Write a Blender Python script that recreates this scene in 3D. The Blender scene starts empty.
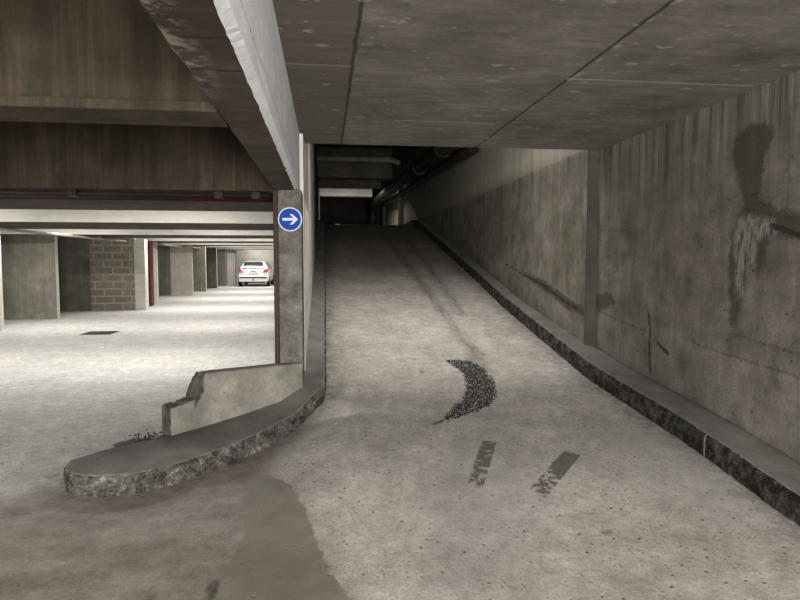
import bpy, bmesh, math, random
from mathutils import Vector, Matrix, noise as mnoise
random.seed(7)
C = bpy.context.scene.collection
R = math.radians

# ------------------------------------------------------------------ camera
cam_d = bpy.data.cameras.new('camera'); cam = bpy.data.objects.new('camera', cam_d); C.objects.link(cam)
cam_d.sensor_width = 36; cam_d.lens = 27; cam_d.clip_start = 0.05; cam_d.clip_end = 200
cam.location = (0, 0, 1.5); cam.rotation_euler = (R(90-3.814), 0, R(-7.109))
bpy.context.scene.camera = cam
# ------------------------------------------------------------------ world, exposure, large area lights
w = bpy.data.worlds.new('world'); bpy.context.scene.world = w; w.use_nodes = True
w.node_tree.nodes['Background'].inputs[0].default_value = (0.9, 0.95, 1, 1)
w.node_tree.nodes['Background'].inputs[1].default_value = 0.02
vs = bpy.context.scene.view_settings
vs.view_transform = 'Standard'; vs.look = 'None'; vs.gamma = 1; vs.use_curve_mapping = False; vs.exposure = 0.42

POW_FILL = 780      # added fill light, unseen behind the viewer
POW_BACK = 60      # tubes under the slab over the foot of the ramp, behind the viewer
POW_SIDE = 40
POW_HALL = 62      # tubes in the coffers of the parking hall
POW_SHAFT = 30     # tube in the shaft above the ramp, behind the slab edge
POW_UP = 110       # upper level tube and the added low lamp beyond the crest

def area(name, loc, sx, sy, power, rot=(0,0,0), col=(1,.97,.92), parent=None, spread=180):
    l = bpy.data.lights.new(name, 'AREA'); l.shape = 'RECTANGLE'; l.size = sx; l.size_y = sy
    l.energy = power; l.color = col; l.spread = R(spread)
    o = bpy.data.objects.new(name, l); C.objects.link(o); o.location = loc; o.rotation_euler = rot
    if parent: o.parent = parent
    return o

area('added_fill_light', (1.0,-5.9,1.25), 3.6, 2.1, POW_FILL, (R(90),0,0), (1,.975,.94))  # added fill at an unseen opening, evens out walls, ceiling and ramp

# ------------------------------------------------------------------ ground shape
PR = [(-6,-.05),(2.2,-.04),(2.99,-.01),(3.84,.11),(4.2,.15),(4.74,.195),(5.76,.285),(7.0,.49),(8.9,.82),(9.83,1.02),(11.8,1.41),(15.5,2.13),(17.2,2.46),(18.2,2.56),(60,2.56)]
def prof0(y):
    if y <= PR[0][0]: return PR[0][1]
    for (a, za), (b, zb) in zip(PR, PR[1:]):
        if y <= b: return za + (zb-za)*(y-a)/(b-a)
    return PR[-1][1]
def prof(y): return (prof0(y-.25)+2*prof0(y)+prof0(y+.25))/4
def sm(t):
    t = max(0, min(1, t)); return t*t*(3-2*t)
def G(x, y): return prof(y)*sm((x+1.1+max(0, y-5)*1.2)/1.7)
KO = [(-1.74,4.25),(-1.71,4.10),(-1.59,3.96),(-1.31,3.92),(-1.09,4.02),(-.87,4.21),(-.63,4.44),(-.37,4.75),(-.16,5.10),(-.02,5.37),(0,5.7),(0,6.5),(0,8),(0,10),(0,12),(0,14),(0,16),(0,17.2),(0,18.4)]
KI = [(-1.67,4.36),(-1.60,4.46),(-1.50,4.56),(-1.36,4.69),(-1.20,4.83),(-1.02,5.02),(-.84,5.20),(-.66,5.36),(-.48,5.55),(-.38,5.7),(-.33,5.9),(-.33,6.5),(-.33,8),(-.33,10),(-.33,12),(-.33,14),(-.33,16),(-.33,17.2),(-.33,18.4)]
KM = [((a[0]+b[0])/2, (a[1]+b[1])/2) for a, b in zip(KO, KI)]
def behind(x, y):
    """True on the hall side of the kerb's middle line"""
    if x < KM[0][0]: return True
    if y < 3.9: return False
    if y > 5.8: return x < -.17
    best, s = 9, 0
    for a, b in zip(KM, KM[1:]):
        dx, dy = b[0]-a[0], b[1]-a[1]; L = dx*dx+dy*dy
        t = max(0, min(1, ((x-a[0])*dx+(y-a[1])*dy)/L))
        d = math.hypot(x-a[0]-t*dx, y-a[1]-t*dy)
        if d < best: best = d; s = dx*(y-a[1])-dy*(x-a[0])
    return s > 0

# ------------------------------------------------------------------ helpers
def finish(name, bm, mats, parent=None, smooth=False, kind=None):
    me = bpy.data.meshes.new(name); bm.normal_update(); bm.to_mesh(me); bm.free()
    o = bpy.data.objects.new(name, me); C.objects.link(o)
    for m in (mats if isinstance(mats, (list, tuple)) else [mats]): me.materials.append(m)
    if smooth:
        for p in me.polygons: p.use_smooth = True
    if parent: o.parent = parent
    if kind: o['kind'] = kind
    return o
def tag(o, label, cat, group=None):
    o['label'] = label; o['category'] = cat
    if group: o['group'] = group
    return o
def thing(name, label, cat, loc=(0,0,0), rz=0, group=None):
    o = bpy.data.objects.new(name, None); C.objects.link(o); o.location = loc; o.rotation_euler = (0,0,rz)
    o.empty_display_size = .1
    return tag(o, label, cat, group)
def box(bm, x0, x1, y0, y1, z0, z1, bev=0, mi=0, seg=2):
    r = bmesh.ops.create_cube(bm, size=1)
    for v in r['verts']:
        v.co = Vector(((x0+x1)/2+v.co.x*(x1-x0), (y0+y1)/2+v.co.y*(y1-y0), (z0+z1)/2+v.co.z*(z1-z0)))
    fs = list({f for v in r['verts'] for f in v.link_faces})
    for f in fs: f.material_index = mi
    if bev:
        es = list({e for v in r['verts'] for e in v.link_edges})
        bmesh.ops.bevel(bm, geom=es, offset=bev, segments=seg, affect='EDGES', profile=.5)
    return fs
def bx(x0, x1, y0, y1, z0, z1, bev=0):
    bm = bmesh.new(); box(bm, x0, x1, y0, y1, z0, z1, bev); return bm
def tube(bm, pts, r, n=16, cap=True, mi=0):
    pts = [Vector(p) for p in pts]; rings = []
    for i, p in enumerate(pts):
        d = (pts[min(i+1, len(pts)-1)]-pts[max(i-1, 0)]).normalized()
        up = Vector((0,0,1)) if abs(d.z) < .9 else Vector((0,1,0))
        a = d.cross(up).normalized(); b = a.cross(d)
        rr = r[i] if isinstance(r, (list, tuple)) else r
        rings.append([bm.verts.new(p+(a*math.cos(t)+b*math.sin(t))*rr) for t in [2*math.pi*k/n for k in range(n)]])
    for u, v in zip(rings, rings[1:]):
        for k in range(n):
            f = bm.faces.new((u[k], u[(k+1)%n], v[(k+1)%n], v[k])); f.material_index = mi; f.smooth = True
    if cap:
        bm.faces.new(rings[0]).material_index = mi; bm.faces.new(rings[-1][::-1]).material_index = mi
    bmesh.ops.recalc_face_normals(bm, faces=bm.faces)
def seg_d(x, y, a, b):
    dx, dy = b[0]-a[0], b[1]-a[1]; L = dx*dx+dy*dy
    t = max(0, min(1, ((x-a[0])*dx+(y-a[1])*dy)/L))
    return math.hypot(x-a[0]-t*dx, y-a[1]-t*dy)
def line_d(x, y, pts): return min(seg_d(x, y, a, b) for a, b in zip(pts, pts[1:]))
def inside(x, y, P):
    c = False; j = len(P)-1
    for i in range(len(P)):
        if (P[i][1] > y) != (P[j][1] > y) and x < (P[j][0]-P[i][0])*(y-P[i][1])/(P[j][1]-P[i][1])+P[i][0]: c = not c
        j = i
    return c
def sdf(x, y, P, cap=.6):
    xs = [p[0] for p in P]; ys = [p[1] for p in P]
    if x < min(xs)-cap or x > max(xs)+cap or y < min(ys)-cap or y > max(ys)+cap: return -cap
    d = line_d(x, y, P+[P[0]])
    return max(-cap, d if inside(x, y, P) else -d)
def mulsdf(d, L): return max(d) if d else -L
def setattr_(o, name, vals):
    a = o.data.attributes.new(name, 'FLOAT', 'POINT'); a.data.foreach_set('value', vals)
def fn(x, y, z=0, s=1.0): return mnoise.noise(Vector((x*s, y*s, z*s)))

# ------------------------------------------------------------------ materials
class M:
    def __init__(s, name):
        s.m = bpy.data.materials.new(name); s.m.use_nodes = True; s.t = s.m.node_tree; s.n = s.t.nodes; s.l = s.t.links
        s.b = s.n['Principled BSDF']; s.tc = s.n.new('ShaderNodeTexCoord').outputs['Object']
        s.b.inputs['Specular IOR Level'].default_value = .3
    def put(s, sock, v):
        if isinstance(v, bpy.types.NodeSocket): s.l.new(v, sock)
        elif isinstance(v, (tuple, list)): sock.default_value = tuple(v)+((1,) if len(v) == 3 and sock.type == 'RGBA' else ())
        else: sock.default_value = v
    def vec(s, sc):
        n = s.n.new('ShaderNodeMapping'); s.l.new(s.tc, n.inputs[0]); n.inputs['Scale'].default_value = sc; return n.outputs[0]
    def noise(s, scale, detail=4, rough=.55, sc=None, dist=0):
        n = s.n.new('ShaderNodeTexNoise'); n.inputs['Scale'].default_value = scale; n.inputs['Detail'].default_value = detail
        n.inputs['Roughness'].default_value = rough; n.inputs['Distortion'].default_value = dist
        s.l.new(s.vec(sc) if sc else s.tc, n.inputs['Vector']); return n.outputs['Fac']
    def vor(s, scale, sc=None, feat='F1', out='Distance'):
        n = s.n.new('ShaderNodeTexVoronoi'); n.feature = feat; n.inputs['Scale'].default_value = scale
        s.l.new(s.vec(sc) if sc else s.tc, n.inputs['Vector']); return n.outputs[out]
    def mr(s, v, a, b, c=0., d=1., smooth=False):
        n = s.n.new('ShaderNodeMapRange'); n.clamp = True
        if smooth: n.interpolation_type = 'SMOOTHSTEP'
        s.put(n.inputs[0], v)
        for i, q in enumerate((a, b, c, d)): s.put(n.inputs[1+i], q)
        return n.outputs[0]
    def ma(s, op, a, b=0.):
        n = s.n.new('ShaderNodeMath'); n.operation = op; s.put(n.inputs[0], a); s.put(n.inputs[1], b); return n.outputs[0]
    def mix(s, f, a, b, mode='MIX'):
        n = s.n.new('ShaderNodeMix'); n.data_type = 'RGBA'; n.blend_type = mode
        s.put(n.inputs[0], f); s.put(n.inputs[6], a); s.put(n.inputs[7], b); return n.outputs[2]
    def at(s, name):
        n = s.n.new('ShaderNodeAttribute'); n.attribute_name = name; return n.outputs['Fac']
    def xyz(s):
        n = s.n.new('ShaderNodeSeparateXYZ'); s.l.new(s.tc, n.inputs[0]); return n.outputs
    def geo_n(s):
        g = s.n.new('ShaderNodeNewGeometry'); n = s.n.new('ShaderNodeSeparateXYZ'); s.l.new(g.outputs['Normal'], n.inputs[0]); return n.outputs
    def scale(s, col, f):   # colour * scalar
        n = s.n.new('ShaderNodeVectorMath'); n.operation = 'SCALE'; s.put(n.inputs[0], col); s.put(n.inputs['Scale'], f); return n.outputs[0]
    def bump(s, h, dist=.01, st=.6):
        n = s.n.new('ShaderNodeBump'); n.inputs['Strength'].default_value = st; n.inputs['Distance'].default_value = dist
        s.put(n.inputs['Height'], h); s.l.new(n.outputs[0], s.b.inputs['Normal'])
    def col(s, c, rough=.9): s.put(s.b.inputs['Base Color'], c); s.put(s.b.inputs['Roughness'], rough); return s

def plain(name, c, rough=.6, metal=0, var=.15, sc=6, bump=.0):
    m = M(name); f = m.mr(m.noise(sc, 5), .3, .7, 1-var, 1+var)
    m.col(m.scale(c, f), rough); m.b.inputs['Metallic'].default_value = metal
    if bump: m.bump(m.noise(60, 4), bump, .5)
    return m.m

def concrete(name, c1, c2, big=1.2, grain=.18, streak=0, pores=.6, bump=.006, boards=0, dark=(.05,.045,.04), stain=.5, streak_sc=(7,7,.35)):
    m = M(name)
    c = m.mix(m.mr(m.noise(big, 6, .6), .35, .65), c1, c2)
    g = m.noise(45, 6, .7); c = m.scale(c, m.mr(g, .25, .75, 1-grain, 1+grain))
    c = m.scale(c, m.mr(m.noise(5, 6, .65), .3, .7, 1-stain*.45, 1+stain*.3))
    if streak:
        s = m.noise(1.0, 6, .7, sc=streak_sc); c = m.scale(c, m.mr(s, .3, .7, 1-streak, 1+streak))
        s2 = m.noise(1.0, 5, .6, sc=(streak_sc[0]*3.5, streak_sc[1]*3.5, streak_sc[2]*1.3))
        c = m.mix(m.mr(s2, .57, .66, 0, .5*min(1, streak*2)), c, m.scale(c, 1.6))
        c = m.mix(m.mr(s2, .42, .33, 0, .55*min(1, streak*2)), c, dark)
    if boards:
        z = m.xyz()[boards-1]; wv = m.ma('FRACT', m.ma('MULTIPLY', z, 5.2)); c = m.mix(m.mr(m.ma('ABSOLUTE', m.ma('SUBTRACT', wv, .5)), .47, .5, 0, .5), c, dark)
    h = g
    if pores:
        v = m.vor(13); p = m.mr(v, .07, .13, 1, 0); msk = m.mr(m.noise(4, 2), .48, .58); pm = m.ma('MULTIPLY', m.ma('MULTIPLY', p, msk), pores)
        c = m.mix(pm, c, dark); h = m.ma('SUBTRACT', g, pm)
    m.col(c, .92); m.bump(h, bump, .8)
    m.c = c; m.h = h
    return m

# --- floor
def floor_material():
    m = M('worn_concrete_floor')
    n1 = m.noise(2.2, 7, .65); n2 = m.noise(9, 7, .7); g = m.noise(110, 4, .75); g2 = m.noise(38, 5, .7)
    light = m.mix(m.mr(n1, .35, .65), (.45,.422,.382), (.61,.58,.535))
    hall = m.mix(m.mr(n1, .35, .65), (.55,.54,.52), (.68,.67,.65))
    brown = m.mix(m.mr(m.noise(1.6, 6, .6, sc=(1,1.8,1)), .35, .65), (.22,.19,.158), (.35,.318,.28))
    dark = m.mix(m.mr(m.noise(3, 6, .6), .35, .65), (.185,.168,.138), (.25,.232,.195))
    wob = m.ma('MULTIPLY', m.ma('SUBTRACT', m.noise(6, 6, .7), .5), .30)
    wob2 = m.ma('MULTIPLY', m.ma('SUBTRACT', m.noise(14, 6, .7), .5), .10)
    lg = m.mr(m.vor(40, sc=(1.03,1.1,1)), .14, .26, .5, 0)
    a_hall = m.mr(m.ma('ADD', m.at('hall'), m.ma('MULTIPLY', wob, 2.5)), -.4, .8, 0, 1, True)
    a_brown = m.mr(m.ma('ADD', m.at('brown'), wob), -.16, .2, 0, 1, True)
    c = m.mix(a_hall, light, hall)
    c = m.mix(a_brown, c, brown)
    c = m.scale(c, m.mr(n2, .3, .7, .74, 1.2)); c = m.scale(c, m.mr(m.noise(28, 6, .8), .35, .65, .84, 1.12))
    c = m.scale(c, m.mr(g, .3, .7, .68, 1.26))
    # small dark specks and light grit in the exposed aggregate
    sp = m.ma('MULTIPLY', m.mr(m.vor(14), .09, .16, 1, 0), m.mr(m.noise(6, 3), .42, .52))
    sp2 = m.ma('MULTIPLY', m.mr(m.vor(34), .16, .27, 1, 0), m.mr(m.noise(7, 3), .42, .6))
    nb = m.ma('SUBTRACT', 1., m.ma('MULTIPLY', a_brown, .75))
    c = m.mix(m.ma('MULTIPLY', m.ma('MULTIPLY', sp, .85), nb), c, (.07,.06,.052))
    c = m.mix(m.ma('MULTIPLY', m.ma('MULTIPLY', sp2, .75), nb), c, (.13,.115,.10))
    c = m.mix(m.ma('MULTIPLY', m.ma('MULTIPLY', lg, nb), m.mr(m.noise(6, 3), .45, .6)), c, (.72,.70,.66))
    # tyre-worn darker lanes
    tr = m.ma('MULTIPLY', m.mr(m.ma('ADD', m.at('track'), wob2), -.02, .16, 1, 0, True), m.mr(m.noise(5, 6, .7, sc=(3,.5,1)), .3, .62))
    c = m.mix(m.ma('MULTIPLY', tr, .72), c, (.10,.088,.072))
    cr = m.mr(m.ma('ADD', m.xyz()[1], m.ma('MULTIPLY', m.noise(1.3, 5), 5)), 11.5, 18.0, 0, .85); c = m.mix(m.ma('MULTIPLY', cr, m.mr(m.at('hall'), -.2, 0, 1, 0)), c, (.12,.095,.07))  # darker and browner towards the crest
    grime = m.ma('MULTIPLY', m.mr(m.ma('ADD', m.at('edge'), wob), 0, .28, 1, 0, True), m.mr(m.noise(10, 6, .7), .3, .6))
    c = m.mix(m.ma('MULTIPLY', grime, .6), c, (.085,.075,.062))
    # trowelled repair patch, hard ragged right edge, soft left edge
    w_ = m.mr(m.at('patchsoft'), 0, .33, .16, .008); pa = m.mr(m.ma('ADD', m.at('patch'), wob2), m.ma('MULTIPLY', w_, -1.), w_); pa = m.ma('MULTIPLY', pa, m.mr(m.noise(3.5, 6, .7), .32, .6, .55, 1))
    c = m.mix(m.ma('MULTIPLY', pa, m.mr(m.at('patchsoft'), 0, .35, .35, .95)), c, dark)
    st = m.mr(m.ma('ADD', m.at('stain'), wob2), -.015, .015, 0, .85)
    c = m.mix(st, c, (.05,.044,.038))
    soft = m.mr(m.ma('ADD', m.at('soft'), wob), -.15, .25, 0, .38, True)
    c = m.mix(soft, c, (.36,.345,.33))
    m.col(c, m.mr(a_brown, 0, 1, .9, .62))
    h = m.ma('ADD', m.ma('MULTIPLY', g2, .7), m.ma('MULTIPLY', g, .5)); h = m.ma('SUBTRACT', h, sp)
    m.bump(m.ma('MULTIPLY', h, m.mr(a_brown, 0, 1, 1, .45)), .006, .7)
    return m.m
MF = floor_material()

def wall_material():
    m = concrete('stained_shuttered_concrete', (.175,.158,.13), (.285,.262,.228), big=1.8, grain=.22, streak=.2, pores=1, stain=.8, streak_sc=(5,5,.9))
    c = m.c
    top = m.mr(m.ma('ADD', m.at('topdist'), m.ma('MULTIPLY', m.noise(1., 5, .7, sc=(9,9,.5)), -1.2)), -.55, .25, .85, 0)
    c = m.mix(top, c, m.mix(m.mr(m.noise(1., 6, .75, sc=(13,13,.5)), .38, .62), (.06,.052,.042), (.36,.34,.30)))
    wob = m.ma('MULTIPLY', m.ma('SUBTRACT', m.noise(14, 7, .7), .5), .16)
    wet = m.mr(m.ma('ADD', m.at('wet'), wob), -.02, .025, 0, .85)
    c = m.mix(wet, c, m.mix(m.noise(12, 5), (.06,.053,.038), (.09,.08,.06)))
    lw = m.ma('MULTIPLY', m.mr(m.ma('ADD', m.at('lime'), wob), -.02, .03), m.mr(m.noise(1., 7, .8, sc=(26,26,7)), .42, .54))
    c = m.mix(m.ma('MULTIPLY', lw, .6), c, (.48,.48,.46))
    wob3 = m.ma('MULTIPLY', m.ma('SUBTRACT', m.noise(20, 4, .6), .5), .03)
    ck = m.mr(m.ma('ADD', m.at('crack'), wob3), .009, .02, .85, 0)
    c = m.mix(ck, c, (.035,.03,.025))
    fm = m.mr(m.ma('ADD', m.at('faint'), wob3), .006, .016, .4, 0)
    c = m.mix(fm, c, (.06,.055,.045))
    z = m.xyz()[2]; up = m.mr(m.ma('ADD', z, m.ma('MULTIPLY', m.noise(5, 5), .05)), 2.73, 2.76, 0, .75); c = m.mix(up, c, m.mix(m.noise(1., 5, .7, sc=(5,5,.8)), (.20,.19,.16), (.42,.39,.34)))  # band of light along the upper wall put into the colour
    m.col(c, .9); m.bump(m.ma('SUBTRACT', m.h, m.ma('MULTIPLY', ck, 2.)), .008, .9)
    return m.m
MW = wall_material()

def ceiling_material():
    m = concrete('ceiling_slab_concrete', (.16,.147,.13), (.24,.225,.205), big=1.6, grain=.2, pores=0, stain=.4, bump=.003)
    x, y, z = m.xyz(); c = m.c
    c = m.scale(c, m.mr(m.noise(1., 6, .65, sc=(3,14,1)), .3, .7, .72, 1.22))
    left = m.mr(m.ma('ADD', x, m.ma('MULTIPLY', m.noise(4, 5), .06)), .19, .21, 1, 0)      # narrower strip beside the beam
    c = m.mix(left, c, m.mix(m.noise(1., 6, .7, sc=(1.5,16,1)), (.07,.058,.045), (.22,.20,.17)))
    wob = m.ma('MULTIPLY', m.ma('SUBTRACT', m.noise(8, 5, .6), .5), .022)
    def joint(ax, pos, wd=.007, col=(.04,.033,.026), f=.9):
        nonlocal c
        d = m.ma('ABSOLUTE', m.ma('SUBTRACT', m.ma('ADD', ax, wob), pos)); k = m.mr(d, wd, wd*2.2, f, 0); return k
    def span(ax, a, b): return m.ma('MULTIPLY', m.ma('GREATER_THAN', ax, a), m.ma('LESS_THAN', ax, b))
    c = m.mix(joint(x, 1.61), c, (.035,.03,.025)); c = m.mix(joint(x, .178), c, (.04,.033,.026))
    c = m.mix(m.ma('MULTIPLY', joint(x, 1.64, .012), m.mr(m.noise(9, 3), .55, .62, 0, .6)), c, (.42,.40,.36))
    k = m.ma('MULTIPLY', joint(y, 3.9, .008, f=.8), span(x, 1.6, 2.95)); c = m.mix(k, c, (.46,.44,.40))
    k = m.ma('MULTIPLY', joint(y, 5.23, .008, f=.8), span(x, .6, 1.5)); c = m.mix(k, c, (.44,.41,.36))
    k = m.ma('MULTIPLY', joint(y, 3.82, .006, f=.7), span(x, -.3, .17)); c = m.mix(k, c, (.40,.37,.32))
    # pale scabs where the shuttering tore the skin
    s = m.ma('MULTIPLY', m.mr(m.vor(3.2, sc=(1,1.6,1)), .11, .15, 1, 0), m.mr(m.noise(22, 4), .40, .52))
    s2 = m.ma('MULTIPLY', m.mr(m.vor(7, sc=(1,1.5,1)), .09, .14, 1, 0), m.mr(m.noise(2.1, 3), .42, .52))
    c = m.mix(m.ma('MULTIPLY', m.ma('MAXIMUM', s, s2), .7), c, (.40,.38,.35))
    m.col(c, .85); m.bump(m.h, .004, .6)
    return m.m
MC = ceiling_material()

def beam_brown(name, c1, c2, streak=.35, boards=0):
    return concrete(name, c1, c2, big=1.4, grain=.15, streak=streak, pores=.5, stain=.5, streak_sc=(9,9,.5), boards=boards).m
MB = beam_brown('brown_weathered_concrete', (.034,.026,.016), (.078,.061,.042), streak=.5)
def soffit():
    m = concrete('board_marked_brown_soffit', (.04,.031,.021), (.085,.069,.051), big=2, grain=.15, pores=.3, stain=.6)
    c = m.scale(m.c, m.mr(m.noise(1., 6, .7, sc=(2.5,14,1)), .3, .7, .7, 1.25))
    x, y, z = m.xyz(); w2 = m.ma('MULTIPLY', m.ma('SUBTRACT', m.noise(9, 4), .5), .06)
    for yy in (2.06, 1.77, 2.55, 3.4, 4.3):
        c = m.mix(m.mr(m.ma('ABSOLUTE', m.ma('SUBTRACT', m.ma('ADD', y, w2), yy)), .006, .013, .85 if yy < 2.3 else .35, 0), c, (.02,.016,.012))
    sp = m.ma('MULTIPLY', m.mr(m.noise(14, 6, .7), .44, .54), m.ma('MULTIPLY', m.mr(x, -.43, -.34, 1, 0), m.mr(y, 2.0, 2.5, 1, 0)))
    c = m.mix(m.ma('MULTIPLY', sp, .7), c, (.38,.34,.29))
    m.col(c, .9); m.bump(m.h, .006, .8); return m.m
MS = soffit()
def white_paint():
    m = M('worn_white_paint')
    c = m.mix(m.mr(m.noise(2.5, 6, .6), .35, .65), (.70,.72,.76), (.84,.86,.90))
    c = m.scale(c, m.mr(m.noise(1., 6, .7, sc=(3,3,14)), .3, .7, .88, 1.06))
    x, y, z = m.xyz(); w2 = m.ma('MULTIPLY', m.ma('SUBTRACT', m.noise(6, 4), .5), .02)
    dl = m.mr(m.ma('ABSOLUTE', m.ma('SUBTRACT', m.ma('ADD', z, w2), 2.235)), .004, .010, 1, 0)
    c = m.mix(m.ma('MULTIPLY', dl, m.mr(m.noise(30, 3), .5, .56, 0, .8)), c, (.16,.15,.14))
    ch = m.ma('MULTIPLY', m.mr(m.vor(20), .06, .1, 1, 0), m.mr(m.noise(5, 3), .56, .64)); c = m.mix(m.ma('MULTIPLY', ch, .7), c, (.2,.19,.18))
    lo = m.mr(m.ma('ADD', z, m.ma('MULTIPLY', m.noise(16, 5), .07)), 2.16, 2.19, 0, 0); c = m.mix(lo, c, (.3,.28,.25))
    m.col(c, .75); m.bump(m.noise(25, 6, .7), .01, .5); return m.m
MP = white_paint()
def hall_white():
    m = M('cream_painted_concrete')
    c = m.mix(m.mr(m.noise(1.5, 6, .6), .35, .65), (.52,.505,.46), (.62,.605,.56))
    c = m.scale(c, m.mr(m.noise(1., 6, .7, sc=(2,2,10)), .3, .7, .85, 1.08)); m.col(c, .8); return m.m
MH = hall_white()
MP2 = concrete('old_white_paint', (.66,.65,.61), (.80,.79,.75), big=2, grain=.06, streak=.1, pores=.2, stain=.2).m
MCOL = concrete('dark_grey_column_concrete', (.12,.113,.10), (.21,.20,.18), big=9, grain=.3, streak=0, pores=.3, stain=1).m
MPART = concrete('partition_render', (.17,.16,.128), (.27,.255,.215), big=1, grain=.12, streak=.18, pores=.5, stain=.5).m
MPART2 = concrete('pale_partition_render', (.40,.37,.32), (.48,.45,.40), big=1, grain=.1, streak=.1, pores=.2, stain=.3).m
MDARKP = concrete('dark_partition_render', (.13,.125,.105), (.19,.18,.15), big=1, grain=.12, streak=.2, pores=.3, stain=.5).m
def blocks():
    m = M('concrete_blockwork'); x, y, z = m.xyz()
    n = m.n.new('ShaderNodeCombineXYZ'); m.l.new(x, n.inputs[0]); m.l.new(z, n.inputs[1])
    b = m.n.new('ShaderNodeTexBrick'); m.l.new(n.outputs[0], b.inputs['Vector'])
    b.inputs['Scale'].default_value = 1; b.inputs['Brick Width'].default_value = .52; b.inputs['Row Height'].default_value = .215
    b.inputs['Mortar Size'].default_value = .028; b.inputs['Mortar Smooth'].default_value = .3
    m.put(b.inputs['Color1'], (.20,.175,.14)); m.put(b.inputs['Color2'], (.25,.22,.18)); m.put(b.inputs['Mortar'], (.36,.335,.285))
    smear = m.mr(m.noise(2.2, 5, .6), .5, .6, 0, .8)
    c = m.mix(smear, b.outputs['Color'], (.27,.245,.20)); c = m.scale(c, m.mr(m.noise(14, 6, .7), .3, .7, .78, 1.15))
    m.col(c, .95); m.bump(b.outputs['Fac'], -.01, .6); return m.m
MBLK = blocks()
def kerb_mats(dk, name):
    m = concrete(name+'_top', (.165,.155,.142), (.24,.23,.212), big=3, grain=.14, pores=.2, stain=.4)
    a = m.mr(m.ma('ADD', m.at('edge'), m.ma('MULTIPLY', m.noise(30, 5), .02)), .008, .03, .8, 0)
    c = m.mix(m.ma('MULTIPLY', a, m.mr(m.noise(16, 6, .75), .46, .58)), m.c, (.60,.58,.54)); 
    inn = m.mr(m.ma('ADD', m.at('inner'), m.ma('MULTIPLY', m.noise(6, 5), .08)), .03, .09, .6, 0); c = m.mix(inn, c, (.09,.082,.07))
    m.col(c, .9); m.bump(m.h, .006, .8)
    s = M(name+'_face'); n = s.noise(9, 8, .8); n2 = s.noise(60, 5, .75)
    f = s.ma('ADD', s.ma('MULTIPLY', n, .68), s.ma('MULTIPLY', n2, .32))
    if dk: c = s.mix(s.mr(f, .46, .60), (.014,.012,.010), (.15,.14,.122)); c = s.mix(s.mr(f, .6, .66, 0, .9), c, (.30,.28,.25))
    else:
        c = s.mix(s.mr(f, .44, .62), (.03,.026,.022), (.25,.235,.21)); c = s.mix(s.mr(f, .565, .62, 0, .9), c, (.46,.44,.41))
    x, y, z = s.xyz()
    if dk: c = s.mix(s.mr(s.ma('ABSOLUTE', s.ma('SUBTRACT', y, 3.86)), .004, .009, .8, 0), c, (.4,.38,.34))
    s.col(c, .95); s.bump(f, .03, 1.0)
    return [m.m, s.m]
MKR = kerb_mats(True, 'soot_black_kerb'); MKL = kerb_mats(False, 'chipped_kerb')
MSTUB = concrete('pale_rendered_stub', (.20,.188,.162), (.29,.275,.24), big=3, grain=.2, streak=0, pores=.5, stain=.8).m
MBROKEN = concrete('broken_concrete_edge', (.06,.053,.045), (.17,.155,.135), big=9, grain=.3, pores=.5, stain=1, bump=.02).m
MRED = plain('dark_red_paint', (.03,.006,.005), .55, var=.3)
MRED2 = plain('brighter_red_paint', (.085,.013,.013), .5, var=.2)
MPIPED = plain('sooty_dark_pipe', (.018,.017,.016), .6, var=.3)
MPIPEL = plain('pale_grey_pipe', (.30,.29,.25), .9, var=.2)
MGALV = plain('grey_galvanised_steel', (.30,.30,.29), .5, .3, var=.2)
MHOUS = plain('white_lamp_housing', (.7,.7,.68), .5, var=.05)
def emit(name, c, st):
    m = M(name); m.col(c, .5); m.put(m.b.inputs['Emission Color'], c); m.b.inputs['Emission Strength'].default_value = st; return m.m
MTUBE = emit('lit_fluorescent_tube', (1,.97,.9), 6)
MUPB = beam_brown('dark_upper_beam', (.10,.09,.07), (.15,.135,.11), .1)
MUPW = concrete('dark_upper_wall', (.045,.042,.036), (.08,.074,.064), big=1, grain=.1, streak=.1, pores=.3, stain=.4).m  # near-black tone; also puts the unlit far ramp wall into colour

# ------------------------------------------------------------------ STRUCTURE: floor
def lin(a, b, n): return [a+(b-a)*i/n for i in range(n)]
PATCH = [(-.56,4.14),(-.43,4.06),(-.24,3.86),(-.13,3.48),(-.05,3.1),(.03,2.77),(.11,2.6),(.2,2.3),(.5,1.5),(-.9,1.5),(-.70,2.45),(-.56,2.74),(-.48,3.0),(-.44,3.24),(-.5,3.69)]
BROWN = [(-.05,5.35),(-.16,4.9),(-.30,4.55),(-.36,4.1),(-.24,3.86),(-.13,3.48),(-.05,3.1),(.03,2.77),(.11,2.6),(.2,2.3),(.5,1.5),(1,-2),(-9,-3),(-6,2.2),(-3,3.15),(-2.3,3.6),(-1.9,4.15),(-1.5,4.1),(-1.0,4.3),(-.6,4.7),(-.2,5.3)]
STAINS = [(1.53,3.05,.028,.02),(-.79,2.68,.02,.03),(-.52,2.74,.022,.07),(.98,6.1,.02,.05),(-1.5,5.05,.22,.16)]
TR1 = [(1.5,17.6),(1.55,15.6),(1.61,12.06),(1.67,9.47),(1.69,7.69),(1.70,6.6),(1.66,6.1)]
TR2 = [(2.0,17.5),(2.02,12.06),(1.97,9.46),(1.93,8.4)]
SOFT = [(1.2,4.7),(1.5,4.2),(1.3,3.3),(.9,2.6),(.45,2.6),(.5,3.4),(.8,4.2)]
SOFT2 = [(1.9,4.6),(2.6,4.4),(2.6,3.2),(2.2,3.0),(2.0,3.6)]
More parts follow.
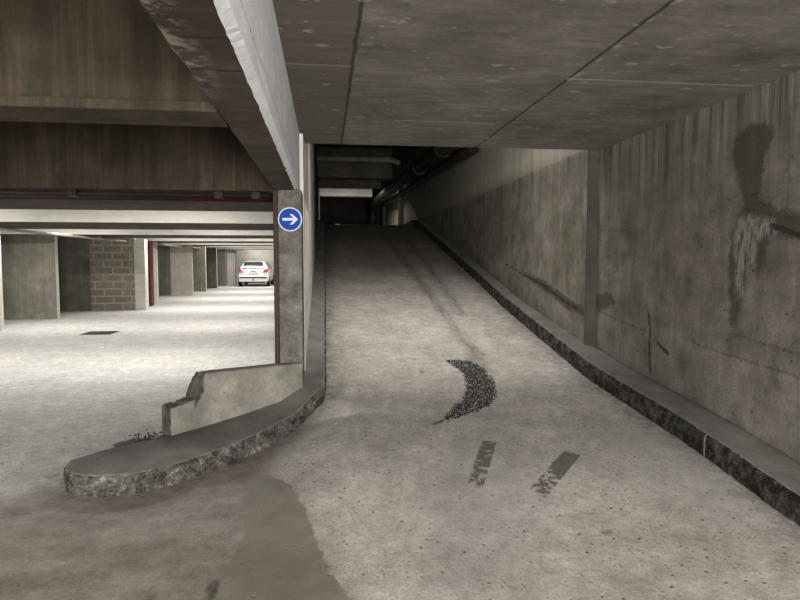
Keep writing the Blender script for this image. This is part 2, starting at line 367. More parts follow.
def ground_mesh(name, xs, ys, hf):
    bm = bmesh.new(); g = [[bm.verts.new((x, y, hf(x, y))) for x in xs] for y in ys]
    for j in range(len(ys)-1):
        for i in range(len(xs)-1): bm.faces.new((g[j][i], g[j][i+1], g[j+1][i+1], g[j+1][i])).smooth = True
    o = finish(name, bm, MF, kind='structure')
    A = {k: [] for k in ('hall','brown','patch','patchsoft','stain','soft','track','edge')}
    for v in o.data.vertices:
        x, y, z = v.co; near = y < 6.4 and -3 < x
        bh = behind(x, y)
        A['hall'].append(max(-1, min(1, (-.6-x)*.8 if y < 5 else (1 if x < -.17 else -1))) if (bh or x < -.6 and y > 4.2) else -1)
        A['brown'].append(sdf(x, y, BROWN, 1.0) if y < 6.5 else -1)
        p = sdf(x, y, PATCH) if near else -.6
        A['patch'].append(p); A['patchsoft'].append(max(0, min(.35, (x+.72)*1.3)) if p > -.2 else 0)
        s = -1
        for sx, sy, ra, rb in STAINS:
            if abs(x-sx) < .5 and abs(y-sy) < .5: s = max(s, (1-math.hypot((x-sx)/ra, (y-sy)/rb))*min(ra, rb))
        A['stain'].append(s)
        A['soft'].append(max(sdf(x, y, SOFT), sdf(x, y, SOFT2)) if near else -.6)
        A['track'].append(min(line_d(x, y, TR1), line_d(x, y, TR2)) if y > 5.5 and x > -.2 else 2)
        e = 2
        if y < 8 and x > -2.4: e = line_d(x, y, KO)
        if x > 2: e = min(e, abs(2.65-x))
        if y > 8 and -.4 < x < 1: e = abs(x)
        if x < -1.1 and y > 4.3: e = min(e, line_d(x, y, [(-1.8,4.3),(-1.5,4.75),(-1.25,5.0)])-.03)
        A['edge'].append(e)
    for k, v in A.items(): setattr_(o, k, v)
    return o
fl_x = lin(-12.6, -3, 20)+lin(-3, 3.06, 202)+[3.06]
fl_y = lin(-6, 2.2, 20)+lin(2.2, 6.4, 140)+[6.4]
def hf(x, y): return 0. if behind(x, y) else G(x, y)
ground_mesh('floor', fl_x, fl_y, hf)
ground_mesh('floor_parking_hall', lin(-12.6, -3.2, 24)+lin(-3.2, -.3, 40)+[-.3], lin(6.4, 9, 40)+lin(9, 40.2, 60)+[40.2], lambda x, y: 0.)
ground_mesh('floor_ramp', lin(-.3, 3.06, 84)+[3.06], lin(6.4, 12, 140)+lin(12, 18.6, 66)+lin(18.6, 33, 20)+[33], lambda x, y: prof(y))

def S(name, bm, m, **k): return finish(name, bm, m, kind='structure', **k)
# ------------------------------------------------------------------ right wall
CR = [[(5.26,.99),(5.229,.849),(5.24,.7),(5.209,.457)],[(5.037,.708),(4.924,.68)],[(5.10,.745),(5.0,.70)],[(3.756,1.737),(3.6,1.69),(3.4,1.62)]]
FA = [[(4.6,.84),(4.474,.807),(3.9,.78),(3.44,.749),(2.9,.70)],[(6.303,1.818),(5.7,1.80)],[(4.1,.95),(3.5,.9),(3.0,.86)],[(6.5,.96),(5.6,.86),(5.3,.83)],[(5.33,1.123),(5.26,.99)],[(3.62,2.5),(3.62,2.2),(3.60,1.75)]]
WET = [(4.16,2.40),(4.0,2.46),(3.86,2.46),(3.746,2.369),(3.828,2.184),(3.861,1.93),(3.70,1.85),(3.4,1.78),(3.3,1.68),(3.5,1.62),(3.75,1.66),(3.80,1.45),(3.86,1.36),(3.92,1.50),(3.97,1.30),(4.06,1.02),(4.13,1.04),(4.17,1.42),(4.15,1.72),(4.02,1.90),(4.10,2.1),(4.17,2.22)]
LIME = [(4.13,1.76),(4.0,1.84),(3.85,1.80),(3.72,1.78),(3.70,1.68),(3.86,1.62),(3.90,1.45),(3.96,1.42),(3.99,1.25),(4.06,1.20),(4.10,1.5)]
def wall_grid(name, x, ys, zs, crack, faint, wet, lime, top):
    bm = bmesh.new(); g = [[bm.verts.new((x, y, z)) for y in ys] for z in zs]
    for j in range(len(zs)-1):
        for i in range(len(ys)-1): bm.faces.new((g[j][i], g[j+1][i], g[j+1][i+1], g[j][i+1]))
    # thickness behind
    box(bm, x+.01, x+.3, ys[0], ys[-1], zs[0], zs[-1])
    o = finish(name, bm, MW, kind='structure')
    A = {k: [] for k in ('crack','faint','wet','lime','topdist')}
    for v in o.data.vertices:
        _, y, z = v.co
        A['crack'].append(min(.3, min(line_d(y, z, c) for c in crack)))
        A['faint'].append(min(.3, min(line_d(y, z, c) for c in faint)))
        A['wet'].append(max(sdf(y, z, q) for q in wet)); A['lime'].append(sdf(y, z, lime) if lime else -.6)
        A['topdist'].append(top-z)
    for k, v in A.items(): setattr_(o, k, v)
    return o
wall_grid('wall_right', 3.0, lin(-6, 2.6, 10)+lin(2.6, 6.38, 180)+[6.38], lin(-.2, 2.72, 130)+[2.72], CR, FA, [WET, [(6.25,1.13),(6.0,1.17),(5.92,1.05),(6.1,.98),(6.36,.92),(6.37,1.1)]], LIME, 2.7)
FC = [[(9.5,1.45),(8.3,1.25),(7.726,1.166),(6.9,.98),(6.60,.93)],[(7.9,1.19),(7.5,1.13)]]
FF = [[(7.744,1.553),(6.7,1.545)],[(11.5,2.2),(9,2.15)],[(12,1.9),(9.5,1.5)]]
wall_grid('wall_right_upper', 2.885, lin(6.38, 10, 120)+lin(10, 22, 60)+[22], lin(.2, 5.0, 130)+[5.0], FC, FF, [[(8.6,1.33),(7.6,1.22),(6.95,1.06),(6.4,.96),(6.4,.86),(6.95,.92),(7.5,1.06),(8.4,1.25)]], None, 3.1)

S('trim_1', bx(2.88, 3.0, 6.364, 6.38, .1, 2.70), concrete('dark_strip_concrete', (.062,.056,.046), (.095,.086,.07), big=2, grain=.12, streak=.1, pores=.3).m)  # step face in a darker tone than the walls beside it
# ------------------------------------------------------------------ ceilings and beams
def S(name, bm, m, **k): return finish(name, bm, m, kind='structure', **k)
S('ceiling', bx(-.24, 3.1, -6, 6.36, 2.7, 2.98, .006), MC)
S('ceiling_parking_hall', bx(-12.6, -.3, -6, 40.2, 2.7, 2.98), MB)
# longitudinal beam: brown soffit and left side, white painted right side, ragged arris
bm = bmesh.new()
ys = lin(-6, .8, 8)+lin(.8, 5.88, 150)+[5.88]; rings = []
for y in ys:
    k = fn(y*9, 3, 0)*.008+fn(y*30, 1, 0)*.004 if y > .8 else 0
    k2 = fn(y*5, 9, 0)*.007
    rings.append([bm.verts.new(p) for p in ((-.445,y,2.7),(-.445,y,2.45),(-.445+k2,y,2.13),(-.43+k2,y,2.118),(-.32,y,2.118),(-.262+k,y,2.12),(-.232,y,2.145+k),(-.230,y,2.235),(-.232,y,2.25),(-.232,y,2.7))])
for a, b in zip(rings, rings[1:]):
    for i in range(9):
        f = bm.faces.new((a[i], a[i+1], b[i+1], b[i])); f.material_index = (0,0,1,1,1,2,2,2,2)[i]
bm.faces.new(rings[-1]).material_index = 0; bm.faces.new(rings[0][::-1])
bmesh.ops.recalc_face_normals(bm, faces=bm.faces)
S('ceiling_beam', bm, [MB, MS, MP])
# cross beams
bm = bmesh.new(); box(bm, -12.6, -.445, 2.66, 2.93, 2.14, 2.7); box(bm, -12.6, -.445, 2.64, 2.94, 2.12, 2.165, .008)
S('ceiling_beam', bm, MB)
for i, y in enumerate((5.55, 10.5, 15.5, 20.5, 25.5, 30.5, 35.5)):
    bm = bmesh.new(); fs = box(bm, -12.6, -.44 if i else -.42, y, y+2.38, 2.12, 2.7)
    bmesh.ops.recalc_face_normals(bm, faces=bm.faces)
    for f in bm.faces: f.material_index = 1 if (i and abs(f.normal.y) > .5) else 0
    S('ceiling_beam', bm, [MB, MH])
# small cleat on the face of the second cross beam
# ------------------------------------------------------------------ hall walls
S('wall_left', bx(-12.8, -12.6, -6, 40.2, -.1, 2.75), MPART)
S('wall_back', bx(-12.8, -.95, -6.2, -6, -.3, 3), MPART); S('wall_back', bx(-.95, 3.3, -6.2, -6, 2.38, 3), MPART)
S('wall_front', bx(-12.8, -.3, 39.6, 39.8, -.1, 2.75), MH)
bm = bmesh.new(); box(bm, -.42, -.20, 5.87, 12.2, -.1, 4.9, mi=0)
bmesh.ops.recalc_face_normals(bm, faces=bm.faces)
for f in bm.faces: f.material_index = 1 if f.normal.x < -.5 else 0
S('wall_ramp', bm, [MP2, MPART])
S('wall_ramp', bx(-.42, -.20, 12.2, 33, -.1, 4.9), MUPW)  # unlit far stretch of the wall, its shade put into the colour
# partitions between the parking boxes
P = [(13.6,-6.84,MPART),(16.15,-6.76,MPART),(26.5,-5.62,MPART2),(29.4,-5.62,MPART),(32.9,-5.72,MDARKP),(36.0,-5.74,MPART)]
for i, (y, x, m) in enumerate(P):
    bm = bmesh.new(); box(bm, -12.6, x, y, y+.16, -.02, 2.7)
    bmesh.ops.recalc_face_normals(bm, faces=bm.faces)
    for f in bm.faces: f.material_index = 1 if f.normal.x > .5 else 0
    S('wall_partition', bm, [m, MH])
bm = bmesh.new(); box(bm, -12.6, -6.88, 18.75, 18.95, -.02, 2.7, mi=1); box(bm, -6.88, -5.63, 18.72, 18.92, -.02, 2.7, mi=0)
S('wall_partition', bm, [MBLK, MDARKP])
bm = bmesh.new(); box(bm, -12.6, -6.5, 26.3, 26.48, -.02, 2.7); S('wall_partition', bm, MDARKP)

def column(x0, x1, y0, y1, m, label, z0=-.02, z1=2.12, bev=.012):
    bm = bmesh.new(); box(bm, x0, x1, y0, y1, z0, z1, bev)
    return tag(finish('concrete_column', bm, m), label, 'column')
column(-.41, -.205, 5.45, 5.88, MCOL, 'grey concrete column at the foot of the ramp carrying the round blue sign', .15, 2.125, .006)
column(-5.63, -5.32, 18.7, 19.0, MH, 'white square column at the end of the bare block partition')
column(-5.78, -5.66, 21.2, 21.4, MH, 'slim white column just behind the dark red post of the parking boxes')
column(-5.70, -5.25, 36.2, 36.6, MH, 'pale column to the left of the parked white car')

# ------------------------------------------------------------------ upper level seen over the ramp
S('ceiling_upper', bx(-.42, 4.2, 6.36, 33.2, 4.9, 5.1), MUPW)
S('wall_upper_end', bx(-.42, 4.2, 33, 33.2, 2.3, 5), MUPW)
S('wall_right_upper', bx(3.6, 3.8, 22, 33, 2.3, 5), MUPW)
S('wall_right_upper', bx(2.92, 3.6, 24.0, 28.6, 2.3, 5), MPART)
S('wall_right_upper', bx(2.86, 3.6, 29.6, 30.6, 2.3, 5), MPART)
S('wall_shaft_header', bx(-.42, 3.1, 6.1, 6.34, 2.98, 4.9), MUPW)
for y, z0, m in ((18.5, 4.0, MUPB), (22.0, 4.12, MUPB), (26.2, 4.24, MH)):
    S('ceiling_beam', bx(-.2, 2.06, y, y+.4, z0, 4.9, .01), m)

# ------------------------------------------------------------------ kerbs
def resample(Pp, Q, n):
    L = [0]
    for a, b in zip(Pp, Pp[1:]): L.append(L[-1]+math.hypot(b[0]-a[0], b[1]-a[1]))
    out = []; j = 0
    for i in range(n+1):
        d = L[-1]*i/n
        while j < len(L)-2 and d > L[j+1]: j += 1
        t = (d-L[j])/(L[j+1]-L[j])
        def cr(K):
            p = [Vector(K[max(0, min(len(K)-1, j+q))]) for q in (-1,0,1,2)]
            return .5*((2*p[1])+(-p[0]+p[2])*t+(2*p[0]-5*p[1]+4*p[2]-p[3])*t*t+(-p[0]+3*p[1]-3*p[2]+p[3])*t*t*t)
        out.append((cr(Pp), cr(Q)))
    return out
def kerb(name, outer, inner, n, hgt, mats, topf, label, rough=.012, cap0=False):
    pr = resample(outer, inner, n); bm = bmesh.new(); rows = []; EA = []; IA = []
    for o, i in pr:
        d = (i-o); wd = d.length; u = d/wd; zb = topf(o.x, o.y)
        r = []
        for t, h in ((0,-.12),(0,.015),(0,hgt*.35),(0,hgt*.7),(.004,hgt-.014),(.016,hgt-.003),(.035,hgt),(wd*.35,hgt),(wd*.65,hgt),(wd-.02,hgt),(wd,hgt-.02),(wd,-.05 if not cap0 else -9)):
            q = o+u*t; z = zb+h if h > -5 else -.05
            a = rough if 0 < h < hgt-.002 and t < .04 else rough*.25
            kk = fn(q.x*14, q.y*14, z*14)+.5*fn(q.x*37, q.y*37, z*37)
            q2 = q+u*(kk*a)
            r.append(bm.verts.new((q2.x, q2.y, z+fn(q.x*7, q.y*7, 3)*rough*.3))); EA.append(abs(t-.01) if h > hgt-.02 else 1); IA.append(wd-t)
        rows.append(r)
    for a, b in zip(rows, rows[1:]):
        for k in range(len(a)-1):
            f = bm.faces.new((a[k], b[k], b[k+1], a[k+1])); f.material_index = 1 if k < 5 else 0; f.smooth = True
    bm.faces.new(rows[0]).material_index = 1; bm.faces.new(rows[-1][::-1])
    bmesh.ops.recalc_face_normals(bm, faces=bm.faces)
    o = finish(name, bm, mats); setattr_(o, 'edge', EA); setattr_(o, 'inner', IA)
    return tag(o, label, 'kerb')
kerb('kerb', KO, KI, 420, .135, MKL, lambda x, y: max(0, G(max(x, -2), y)), 'rounded chipped concrete kerb island curving up the left side of the ramp', .015, True)
kerb('kerb', [(2.65,-5.9),(2.65,2),(2.65,4),(2.65,6),(2.65,8),(2.65,10),(2.65,12),(2.65,14),(2.65,16),(2.65,18.6),(2.65,22)],
     [(3.0,-5.9),(3.0,2),(3.0,4),(3.0,6),(2.885,8),(2.885,10),(2.885,12),(2.885,14),(2.885,16),(2.885,18.6),(2.885,22)], 620, .168, MKR, lambda x, y: prof(y), 'long soot-black faced kerb along the right wall of the ramp', .012)

# ------------------------------------------------------------------ broken stub wall on the kerb island
def stub():
    base = [Vector(p) for p in ((-1.20,4.785),(-1.03,4.94),(-.88,5.065),(-.65,5.18),(-.45,5.29),(-.32,5.36),(-.205,5.425))]
    pr = resample([tuple(p) for p in base], [tuple(p) for p in base], 70); pts = [p[0] for p in pr]
    L = [0]
    for a, b in zip(pts, pts[1:]): L.append(L[-1]+(b-a).length)
    T = L[-1]; bm = bmesh.new(); rows = []
    keys = [(0,.352),(.10,.37),(.17,.385),(.185,.44),(.20,.48),(.215,.50),(.235,.555),(.26,.575),(.5,.575),(1,.575)]
    def top(s):
        for (a, za), (b, zb) in zip(keys, keys[1:]):
            if s <= b: return za+(zb-za)*(s-a)/(b-a)
        return keys[-1][1]
    th = .14
    for i, p in enumerate(pts):
        d = (pts[min(i+1, 70)]-pts[max(i-1, 0)]).normalized(); nrm = Vector((-d.y, d.x)); s = L[i]/T
        zt = top(s)+(fn(s*60, 2, 1)*.012 if s < .3 else fn(s*20, 1, 1)*.003); zb = .08+.2*s
        r = []
        N = 10
        for k in range(N+1):
            z = zb+(zt-.008-zb)*k/N; q = p+nrm*(fn(p.x*6, p.y*6, z*6)*.006)
            if s < .012: q = q+d*(fn(z*30, 5, 5)*.02)
            r.append(bm.verts.new((q.x, q.y, z)))
        for t in (.012, .07, .128, th):
            q = p+nrm*t; r.append(bm.verts.new((q.x, q.y, zt+(fn(q.x*25, q.y*25, 0)*.012 if s < .3 else 0)-(.006 if t == th else 0))))
        q = p+nrm*th; r.append(bm.verts.new((q.x, q.y, 0)))
        rows.append(r)
    n = len(rows[0])
    for j, (a, b) in enumerate(zip(rows, rows[1:])):
        s = L[j]/T
        for k in range(n-1):
            f = bm.faces.new((a[k], b[k], b[k+1], a[k+1]))
            f.material_index = 1 if (s < .25 and k > 9) or (.165 < s < .235 and k > 6) else 0
            f.smooth = k < 9
    # ragged broken end face
    bm.faces.new(rows[0]).material_index = 1; bm.faces.new(rows[-1][::-1])
    bmesh.ops.recalc_face_normals(bm, faces=bm.faces)
    return tag(finish('broken_wall_stub', bm, [MSTUB, MBROKEN]), 'low pale concrete stub wall with a broken stepped end on the kerb island', 'low wall')
stub()
# loose rubble behind the stub
def stones(bm, x, y, z, r):
    m = Matrix.Translation((x, y, z)) @ Matrix.Rotation(random.random()*6, 4, Vector((random.random(), random.random(), random.random()+.01)).normalized())
    res = bmesh.ops.create_icosphere(bm, subdivisions=1, radius=r, matrix=m)
    for v in res['verts']: v.co += Vector((random.uniform(-1,1), random.uniform(-1,1), random.uniform(-1,1)))*r*.28
bm = bmesh.new()
for i in range(260):
    x, y = random.gauss(-1.36, .13), random.gauss(5.12, .12)
    if x > -1.22-(5.0-y)*.9 or y < 4.86 or x < -1.75: continue
    stones(bm, x, y, .004, random.uniform(.004, .012))
tag(finish('concrete_rubble', bm, plain('rubble_grey', (.10,.09,.078), .95, var=.4, sc=30)), 'dark crumbled concrete rubble on the floor behind the broken stub wall', 'rubble')['kind'] = 'stuff'

# ------------------------------------------------------------------ gravel filled pothole on the ramp
CRES = [(1.33,6.42),(1.55,6.40),(1.65,6.17),(1.66,5.82),(1.56,5.36),(1.42,5.08),(1.21,4.89),(1.04,4.76),(.87,4.66),(1.0,4.82),(1.10,5.03),(1.24,5.24),(1.36,5.59),(1.42,5.98),(1.38,6.22)]
mg = M('dark_loose_gravel'); rnd = mg.n.new('ShaderNodeNewGeometry').outputs['Random Per Island']
mg.col(mg.mix(mg.mr(rnd, .68, .95), mg.mix(rnd, (.015,.014,.014), (.06,.058,.055)), (.42,.41,.40)), .7)
bm = bmesh.new(); nst = 0
while nst < 4200:
    x, y = random.uniform(.85, 1.7), random.uniform(4.6, 6.5)
    d = sdf(x, y, CRES, .2)
    if d < -.03+random.random()*.05: continue
    stones(bm, x, y, G(x, y)+.001, random.uniform(.004, .009)); nst += 1
# thin black bed under the gravel
vs_ = [bm.verts.new((x, y, G(x, y)+.003)) for x, y in CRES]; f = bm.faces.new(vs_)
tr = bmesh.ops.triangulate(bm, faces=[f])['faces']
for q in tr: q.material_index = 1
sd = bmesh.ops.subdivide_edges(bm, edges=list({e for q in tr for e in q.edges}), cuts=3)
for q in bm.faces:
    if q.material_index == 1:
        for v in q.verts: v.co.z = G(v.co.x, v.co.y)+.003


gr = tag(finish('gravel', bm, [mg.m, plain('black_tar', (.022,.02,.019), .8, var=.4, sc=20)]), 'crescent of loose dark gravel lying in a worn hollow of the ramp', 'gravel'); gr['kind'] = 'stuff'
# ------------------------------------------------------------------ two worn floor strips
def strip(a, b, wd, label, seed, gaps):
    rs = random.Random(seed); bm = bmesh.new(); a = Vector(a); b = Vector(b); d = (b-a); L = d.length; d /= L; n = Vector((-d.y, d.x))
    nu, nv = int(L/.008), int(wd/.008)
    for i in range(nu):
        for j in range(nv):
            s = i/nu; t = j/nv
            k = fn(i*.17+seed, j*.17, seed)+.5*fn(i*.6, j*.6, seed)
            if k < gaps(s, t): continue
            q = [a+d*(L*(i+p)/nu)+n*(wd*((j+r)/nv-.5)) for p, r in ((0,0),(1,0),(1,1),(0,1))]
            bm.faces.new([bm.verts.new((p.x, p.y, G(p.x, p.y)+.004)) for p in q])
    bmesh.ops.remove_doubles(bm, verts=bm.verts, dist=.0005); bm.normal_update()
    if bm.faces and sum(f.normal.z for f in bm.faces) < 0: bmesh.ops.reverse_faces(bm, faces=bm.faces)
    o = finish('floor_tape_remnant', bm, plain('worn_grey_tape', (.17,.157,.138), .7, var=.25, sc=40)); return tag(o, label, 'floor tape', 'worn tape remnants on the ramp')
strip((1.20,4.25), (.925,3.60), .10, 'left worn dark tape remnant on the ramp floor, flaked into small islands', 3, lambda s, t: -.28+.3*s)
strip((1.735,4.0), (1.30,3.49), .115, 'right worn dark tape remnant on the ramp floor, solid at its upper end', 8, lambda s, t: -.9 if s < .46+.1*t else -.02)

# ------------------------------------------------------------------ sign on the column
sg = thing('direction_sign', 'round blue sign with a white arrow pointing right on the grey column', 'sign', (-.305, 5.448, 1.86))
def disc(r, y0, y1, n=48, r2=0):
    bm = bmesh.new(); c = [[bm.verts.new((rr*math.cos(2*math.pi*k/n), y, rr*math.sin(2*math.pi*k/n))) for k in range(n)] for rr, y in ((r, y1), (r, y0))+(((r2, y0), (r2, y1)) if r2 else ())]
    m = len(c)
    for q in range(m if r2 else 1):
        for k in range(n): bm.faces.new((c[q][k], c[q][(k+1)%n], c[(q+1)%m][(k+1)%n], c[(q+1)%m][k]))
    if not r2: bm.faces.new(c[0]); bm.faces.new(c[1])
    bmesh.ops.recalc_face_normals(bm, faces=bm.faces); return bm
MBLUE = plain('sign_blue', (.004,.065,.42), .75, var=.05); MWH = plain('sign_white', (.75,.77,.8), .75, var=.03)
finish('sign_plate', disc(.098, -.012, 0), MBLUE, sg)
finish('sign_rim', disc(.106, -.014, .0, r2=.096), MWH, sg)
bm = bmesh.new(); out = [(-.066,.0115),(.030,.0115),(-.004,.046),(.022,.046),(.070,0),(.022,-.046),(-.004,-.046),(.030,-.0115),(-.066,-.0115)]
f = bm.faces.new([bm.verts.new((x, -.0135, z)) for x, z in out]); r = bmesh.ops.extrude_face_region(bm, geom=[f])
for v in r['geom']:
    if isinstance(v, bmesh.types.BMVert): v.co.y = -.0165
bmesh.ops.recalc_face_normals(bm, faces=bm.faces); finish('arrow', bm, MWH, sg)

# ------------------------------------------------------------------ fire-door rails, posts, pipes
tag(finish('door_guide_post', bx(-.455, -.412, 5.46, 5.56, 0, 2.118, .004), MRED), 'dark red steel post up the left side of the sign column', 'post')
tag(finish('door_guide_post', bx(-5.74, -5.60, 20.3, 20.6, 0, 2.12, .01), MRED2), 'red steel post between two white columns by the parking boxes', 'post')
bm = bmesh.new(); tube(bm, [(-12.5,5.80,2.075), (-.46,5.80,2.07)], .028); t = tag(finish('red_pipe', bm, MRED), 'dark red pipe running under the second brown cross beam', 'pipe')
bm = bmesh.new(); tube(bm, [(-12.5,5.66,2.088), (-.46,5.66,2.088)], .018); t = tag(finish('dark_conduit', bm, MPIPED), 'black conduit clipped under the beam just above the red pipe', 'conduit')
for x in (-9.5,-7.5,-5.5,-3.9,-2.2,-.62,-.95):
    finish('clip', bx(x-.04, x+.04, 5.61, 5.71, 2.06, 2.118, .005), MPIPED, t)
bm = bmesh.new(); tube(bm, [(-5.85,10.5,2.06), (-5.85,30,2.06)], .03); t = tag(finish('ceiling_pipe', bm, MPIPEL), 'pale pipe running away under the beams above the parking box fronts', 'pipe')
for y in (11.6, 16.6, 21.6, 26.6): finish('pipe_hanger', bx(-5.9, -5.8, y-.02, y+.02, 2.02, 2.14, .004), MGALV, t)
# shaft pipes
t = thing('drain_pipe', 'fat black pipe running along the upper right wall beyond the ramp crest', 'pipe', (2.3, 28.8, 2.56))
def rel(p): return (p[0]-2.3, p[1]-28.8, p[2]-2.56)
bm = bmesh.new(); tube(bm, [rel(p) for p in ((2.40,11.0,3.72),(2.38,13.1,3.80),(2.33,22,4.02),(2.3,28.2,4.17),(2.3,28.65,4.12),(2.3,28.8,3.95),(2.3,28.8,3.6),(2.3,28.8,2.56))], .17); finish('pipe_run', bm, MPIPED, t)
for y in (12, 15, 18, 21, 24, 27):
    z = 3.62+(y-7.5)*.0268; bm = bmesh.new(); tube(bm, [rel((2.38-.004*(y-13), y, z)), rel((2.38-.004*(y-13), y+.14, z+.004))], .20); finish('pipe_collar', bm, MPIPED, t)
bm = bmesh.new(); tube(bm, [(2.72,11,3.58),(2.7,14,3.65),(2.66,22,3.85),(2.6,28,4.0)], .09); tag(finish('side_pipe', bm, MPIPED), 'thinner black pipe between the fat pipe and the upper right wall', 'pipe')
bm = bmesh.new(); tube(bm, [(-.2,16.9,4.29),(1.85,16.9,4.29),(2.1,16.9,4.2)], .075); tag(finish('cross_pipe', bm, MPIPEL), 'grey pipe crossing the dark shaft above the ramp crest', 'pipe')
bm = bmesh.new(); box(bm, 1.985, 2.128, 28.7, 28.7, 3.82, 4.25, .01); tag(finish('alarm_box', bm, MRED2), 'small red box beside the fat vertical pipe beyond the crest', 'box')
for (x, y, sx, sy, lab) in ((.38, 17.75, .14, .07, 'crumpled white paper scrap lying at the ramp crest'), (.68, 17.9, .2, .03, 'thin flat pale strip of litter at the ramp crest')):
    bm = bmesh.new(); n = 6; g = [[bm.verts.new((x+sx*(i/n-.5), y+sy*(j/n-.5), prof(y)+.006+max(0, .04*(.5+fn(i*.9, j*.9, x*9)))*(1 if sx < .18 else .2))) for i in range(n+1)] for j in range(n+1)]
    for j in range(n):
        for i in range(n): bm.faces.new((g[j][i], g[j][i+1], g[j+1][i+1], g[j+1][i]))
    tag(finish('paper_scrap', bm, plain('white_paper', (.7,.7,.68), .8, var=.05)), lab, 'litter')

# ------------------------------------------------------------------ floor drain in the hall
t = thing('floor_drain', 'dark rectangular metal drain grating set in the parking hall floor', 'drain', (-4.61, 12.95, 0))
finish('frame', bx(-.3, .3, -.3, .3, -.02, .004, .002), plain('drain_iron', (.05,.048,.045), .6, .5), t)
for k in range(9): finish('grate_bar', bx(-.27, .27, -.27+k*.062, -.24+k*.062, .0, .008), plain('drain_bar', (.10,.095,.09), .5, .6) if k == 0 else bpy.data.materials['drain_bar'], t)

# ------------------------------------------------------------------ lamps
def lamp(x, y, z, power, label, length=1.5, axis='x', group=None, cat='lamp', rot=None, col=(1,.96,.9), spread=180):
    t = thing('fluorescent_lamp', label, cat, (x, y, z), 0 if axis == 'x' else math.pi/2, group)
    h = length/2
    finish('housing', bx(-h, h, -.05, .05, -.02, .04, .008), MHOUS, t)
    bm = bmesh.new(); tube(bm, [(-h+.03,0,-.04),(h-.03,0,-.04)], .014, 10); finish('lamp_tube', bm, MTUBE, t)
    for s in (-1, 1): finish('lamp_holder', bx(s*h-.02, s*h+.02, -.02, .02, -.06, -.01, .004), MHOUS, t)
    area('tube_light', (0,0,-.062), length-.1, .08, power, rot or (0,0,0), col, t, spread)
    return t
for i, y in enumerate((9.0, 14.0, 19.0, 24.0, 29.0, 34.0, 38.7)):
    for x in ((-2.4, -6.0) if i < 2 else (-2.0, -4.3)):
        lamp(x, y, 2.655, POW_HALL*(1.1,1,1,1,1,.9,.35)[i], 'ceiling tube lamp in the coffer between hall beams', group='tube lamps of the parking hall')
lamp(1.3, -1.2, 2.655, POW_BACK, 'tube lamp on the low slab ceiling over the ramp foot', 1.5, 'x')
lamp(1.2, 1.0-3.9, 2.655, POW_SIDE, 'tube lamp far back on the low slab ceiling', 1.5, 'x')
lamp(-3.2, .6, 2.655, POW_SIDE*3, 'added unseen tube lamp on the hall ceiling left of the long beam', 1.5, 'x')  # added to brighten the floor on the near left
lamp(1.2, 7.2, 4.85, POW_SHAFT, 'tube lamp high in the shaft over the ramp', 1.2, 'y', spread=105)
lamp(.9, 24.2, 4.82, POW_UP*.5, 'tube lamp between the upper level beams', 1.2, 'x')
t = thing('added_low_lamp', 'added low lamp hidden beyond the ramp crest', 'lamp', (1.3, 31.5, 2.56))  # added out of sight to light the upper right wall
finish('added_lamp_post', bx(-.03, .03, -.03, .03, 0, .5), MGALV, t)
finish('added_lamp_body', bx(-.25, .25, -.05, .05, .38, .56, .02), MHOUS, t)
area('added_low_light', (0,-.07,.47), .45, .14, POW_UP, (R(91),0,0), (1,.95,.85), t, 50)

t = thing('added_band_lamp', 'added unseen shielded strip lamp on the left wall of the ramp shaft just above the slab', 'lamp', (-.2, 7.05, 3.0))  # added out of sight to throw a light band on the right wall
finish('housing', bx(0, .03, -.62, .58, -.04, .05, .004), MHOUS, t)  # housing of the added band lamp
finish('band_shield', bx(0, .45, -.65, .6, -.035, -.025), MPIPED, t)  # added shield that cuts the lower edge of the light band
area('band_light', (.04,0,.005), .04, 1.1, 40, (0,R(-90),0), (1,.95,.86), t)

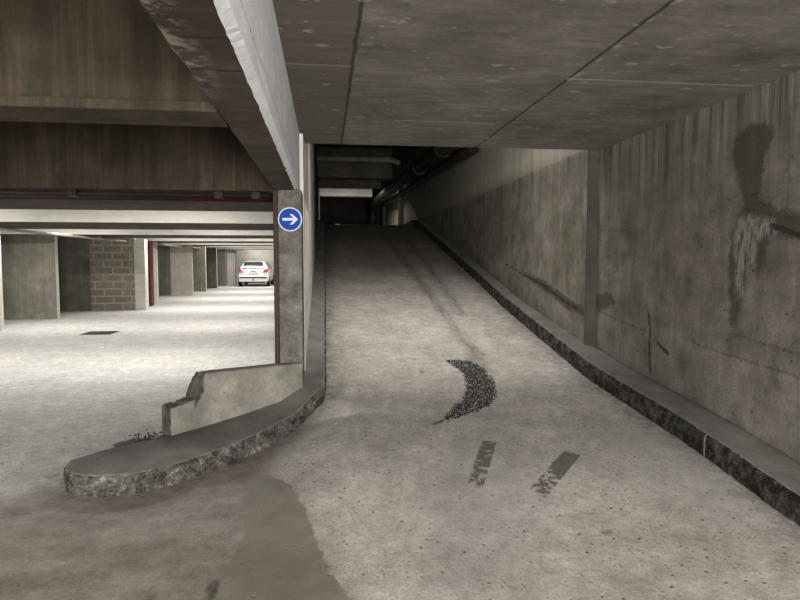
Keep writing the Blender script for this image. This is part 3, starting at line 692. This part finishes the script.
# ------------------------------------------------------------------ parked car, seen from behind
def build_car(x, y):
    t = thing('car', 'small white hatchback parked nose to the far wall of the hall', 'car', (x, y, 0), 0)
    MWc = plain('white_car_paint', (.80,.80,.80), .25, var=.02); MG = plain('car_glass', (.03,.035,.04), .08, var=.02)
    MBk = plain('black_plastic', (.02,.02,.02), .6); MT = plain('tyre_rubber', (.015,.015,.015), .9); MRl = plain('tail_light_red', (.45,.03,.05), .25)
    # stations: y, half width low, half width belt, half roof, z bottom, z belt, z top
    st = [(0,.74,.76,.60,.34,.86,.90),(.05,.81,.81,.60,.26,.92,.97),(.22,.84,.83,.60,.22,.95,1.22),(.45,.85,.84,.585,.2,.97,1.40),(.9,.86,.85,.59,.2,.97,1.47),(1.6,.86,.85,.60,.2,.96,1.48),(2.2,.86,.84,.58,.2,.95,1.42),(2.8,.86,.82,.60,.2,.93,1.05),(3.2,.85,.80,.66,.2,.88,.95),(3.65,.80,.74,.60,.22,.74,.80),(3.83,.66,.62,.5,.3,.6,.64)]
    bm = bmesh.new(); rows = []
    for (yy, wl, wb, wr, zb, zl, zt) in st:
        half = [(0,zb),(wl*.85,zb),(wl,zb+.12),(wl+.015,(zb+zl)/2),(wb,zl),(wb-(wb-wr)*.5,(zl+zt)/2+.015),(wr,zt-.05),(wr*.7,zt-.005),(0,zt)]
        pts = half+[(-a, b) for a, b in half[-2:0:-1]]
        rows.append([bm.verts.new((a, yy, b)) for a, b in pts])
    n = len(rows[0])
    for a, b in zip(rows, rows[1:]):
        for k in range(n): bm.faces.new((a[k], a[(k+1)%n], b[(k+1)%n], b[k])).smooth = True
    bm.faces.new(rows[0]); bm.faces.new(rows[-1][::-1]); bmesh.ops.recalc_face_normals(bm, faces=bm.faces)
    body = finish('body', bm, MWc, t, smooth=True); s = body.modifiers.new('s', 'SUBSURF'); s.levels = s.render_levels = 2
    def quadpanel(name, pts, th, m, par=t, bev=.01):
        bm = bmesh.new(); f = bm.faces.new([bm.verts.new(p) for p in pts]); bm.normal_update(); nn = f.normal.copy()
        if nn.y > 0 and abs(nn.y) > .3: nn = -nn
        r = bmesh.ops.extrude_face_region(bm, geom=[f])
        for v in r['geom']:
            if isinstance(v, bmesh.types.BMVert): v.co += nn*th
        bmesh.ops.recalc_face_normals(bm, faces=bm.faces); return finish(name, bm, m, par)
    quadpanel('rear_window', [(-.60,.085,1.02),(.60,.085,1.02),(.62,.12,1.08),(.50,.30,1.36),(.40,.325,1.39),(-.40,.325,1.39),(-.50,.30,1.36),(-.62,.12,1.08)], .02, MG)
    tube_b = bmesh.new(); tube(tube_b, [(-.02,.045,1.04),(.28,.06,1.08)], .01, 8); finish('rear_wiper', tube_b, MBk, t)
    for sx in (-1, 1):
        pts = [(sx*.52,-.005,.80),(sx*.74,-.005,.80),(sx*.84,.03,.90),(sx*.80,.06,1.0),(sx*.66,.03,.99)]
        if sx < 0: pts = pts[::-1]
        bm = bmesh.new(); fa = [bm.verts.new(p) for p in pts]; fb = [bm.verts.new((p[0], p[1]+.12, p[2])) for p in pts]
        bm.faces.new(fa); bm.faces.new(fb[::-1])
        for k in range(5): bm.faces.new((fa[k], fa[(k+1)%5], fb[(k+1)%5], fb[k]))
        bmesh.ops.recalc_face_normals(bm, faces=bm.faces); finish('tail_light', bm, MRl, t)
        # side glass
        bm = bmesh.new()
        g = [(sx*.845,.55,1.0),(sx*.845,2.5,1.0),(sx*.655,2.1,1.36),(sx*.635,.75,1.38)]
        v = [bm.verts.new(p) for p in g]+[bm.verts.new((p[0]+sx*.012, p[1], p[2])) for p in g]
        bm.faces.new(v[:4]); bm.faces.new(v[4:][::-1])
        for k in range(4): bm.faces.new((v[k], v[(k+1)%4], v[4+(k+1)%4], v[4+k]))
        bmesh.ops.recalc_face_normals(bm, faces=bm.faces); finish('side_window', bm, MG, t)
        mr = finish('wing_mirror', bx(min(sx*.84, sx*1.0), max(sx*.84, sx*1.0), 2.25, 2.40, .97, 1.10, .03), MWc, t)
        for wy in (.62, 3.05):
            bm = bmesh.new(); tube(bm, [(sx*.70, wy, .30), (sx*.72, wy, .30), (sx*.86, wy, .30), (sx*.875, wy, .30)], [.28,.30,.30,.27], 28)
            wh = finish('wheel', bm, MT, t)
            bm = bmesh.new(); tube(bm, [(sx*.874, wy, .30), (sx*.885, wy, .30)], [.19,.17], 20); finish('hubcap', bm, MGALV, wh)
    finish('bumper', bx(-.80, .80, -.075, .16, .27, .62, .05), MWc, t)
    finish('bumper_strip', bx(-.74, .74, -.09, -.05, .49, .56, .01), MBk, t)
    finish('bumper_lower', bx(-.62, .62, -.06, .1, .21, .30, .02), MBk, t)
    finish('number_plate', bx(-.26, .26, -.02, .005, .70, .81, .005), plain('plate_white', (.55,.56,.58), .4), t)
    finish('tow_eye_cover', bx(-.035, .035, -.095, -.06, .34, .46, .006), plain('plate_blue', (.03,.06,.25), .4), t)
    finish('tailgate_handle', bx(-.12, .12, -.03, .0, .86, .89, .005), MBk, t)
    finish('aerial', bx(-.005, .005, .5, .52, 1.44, 1.62), MBk, t)
    return t
car = build_car(-4.02, 34.6)
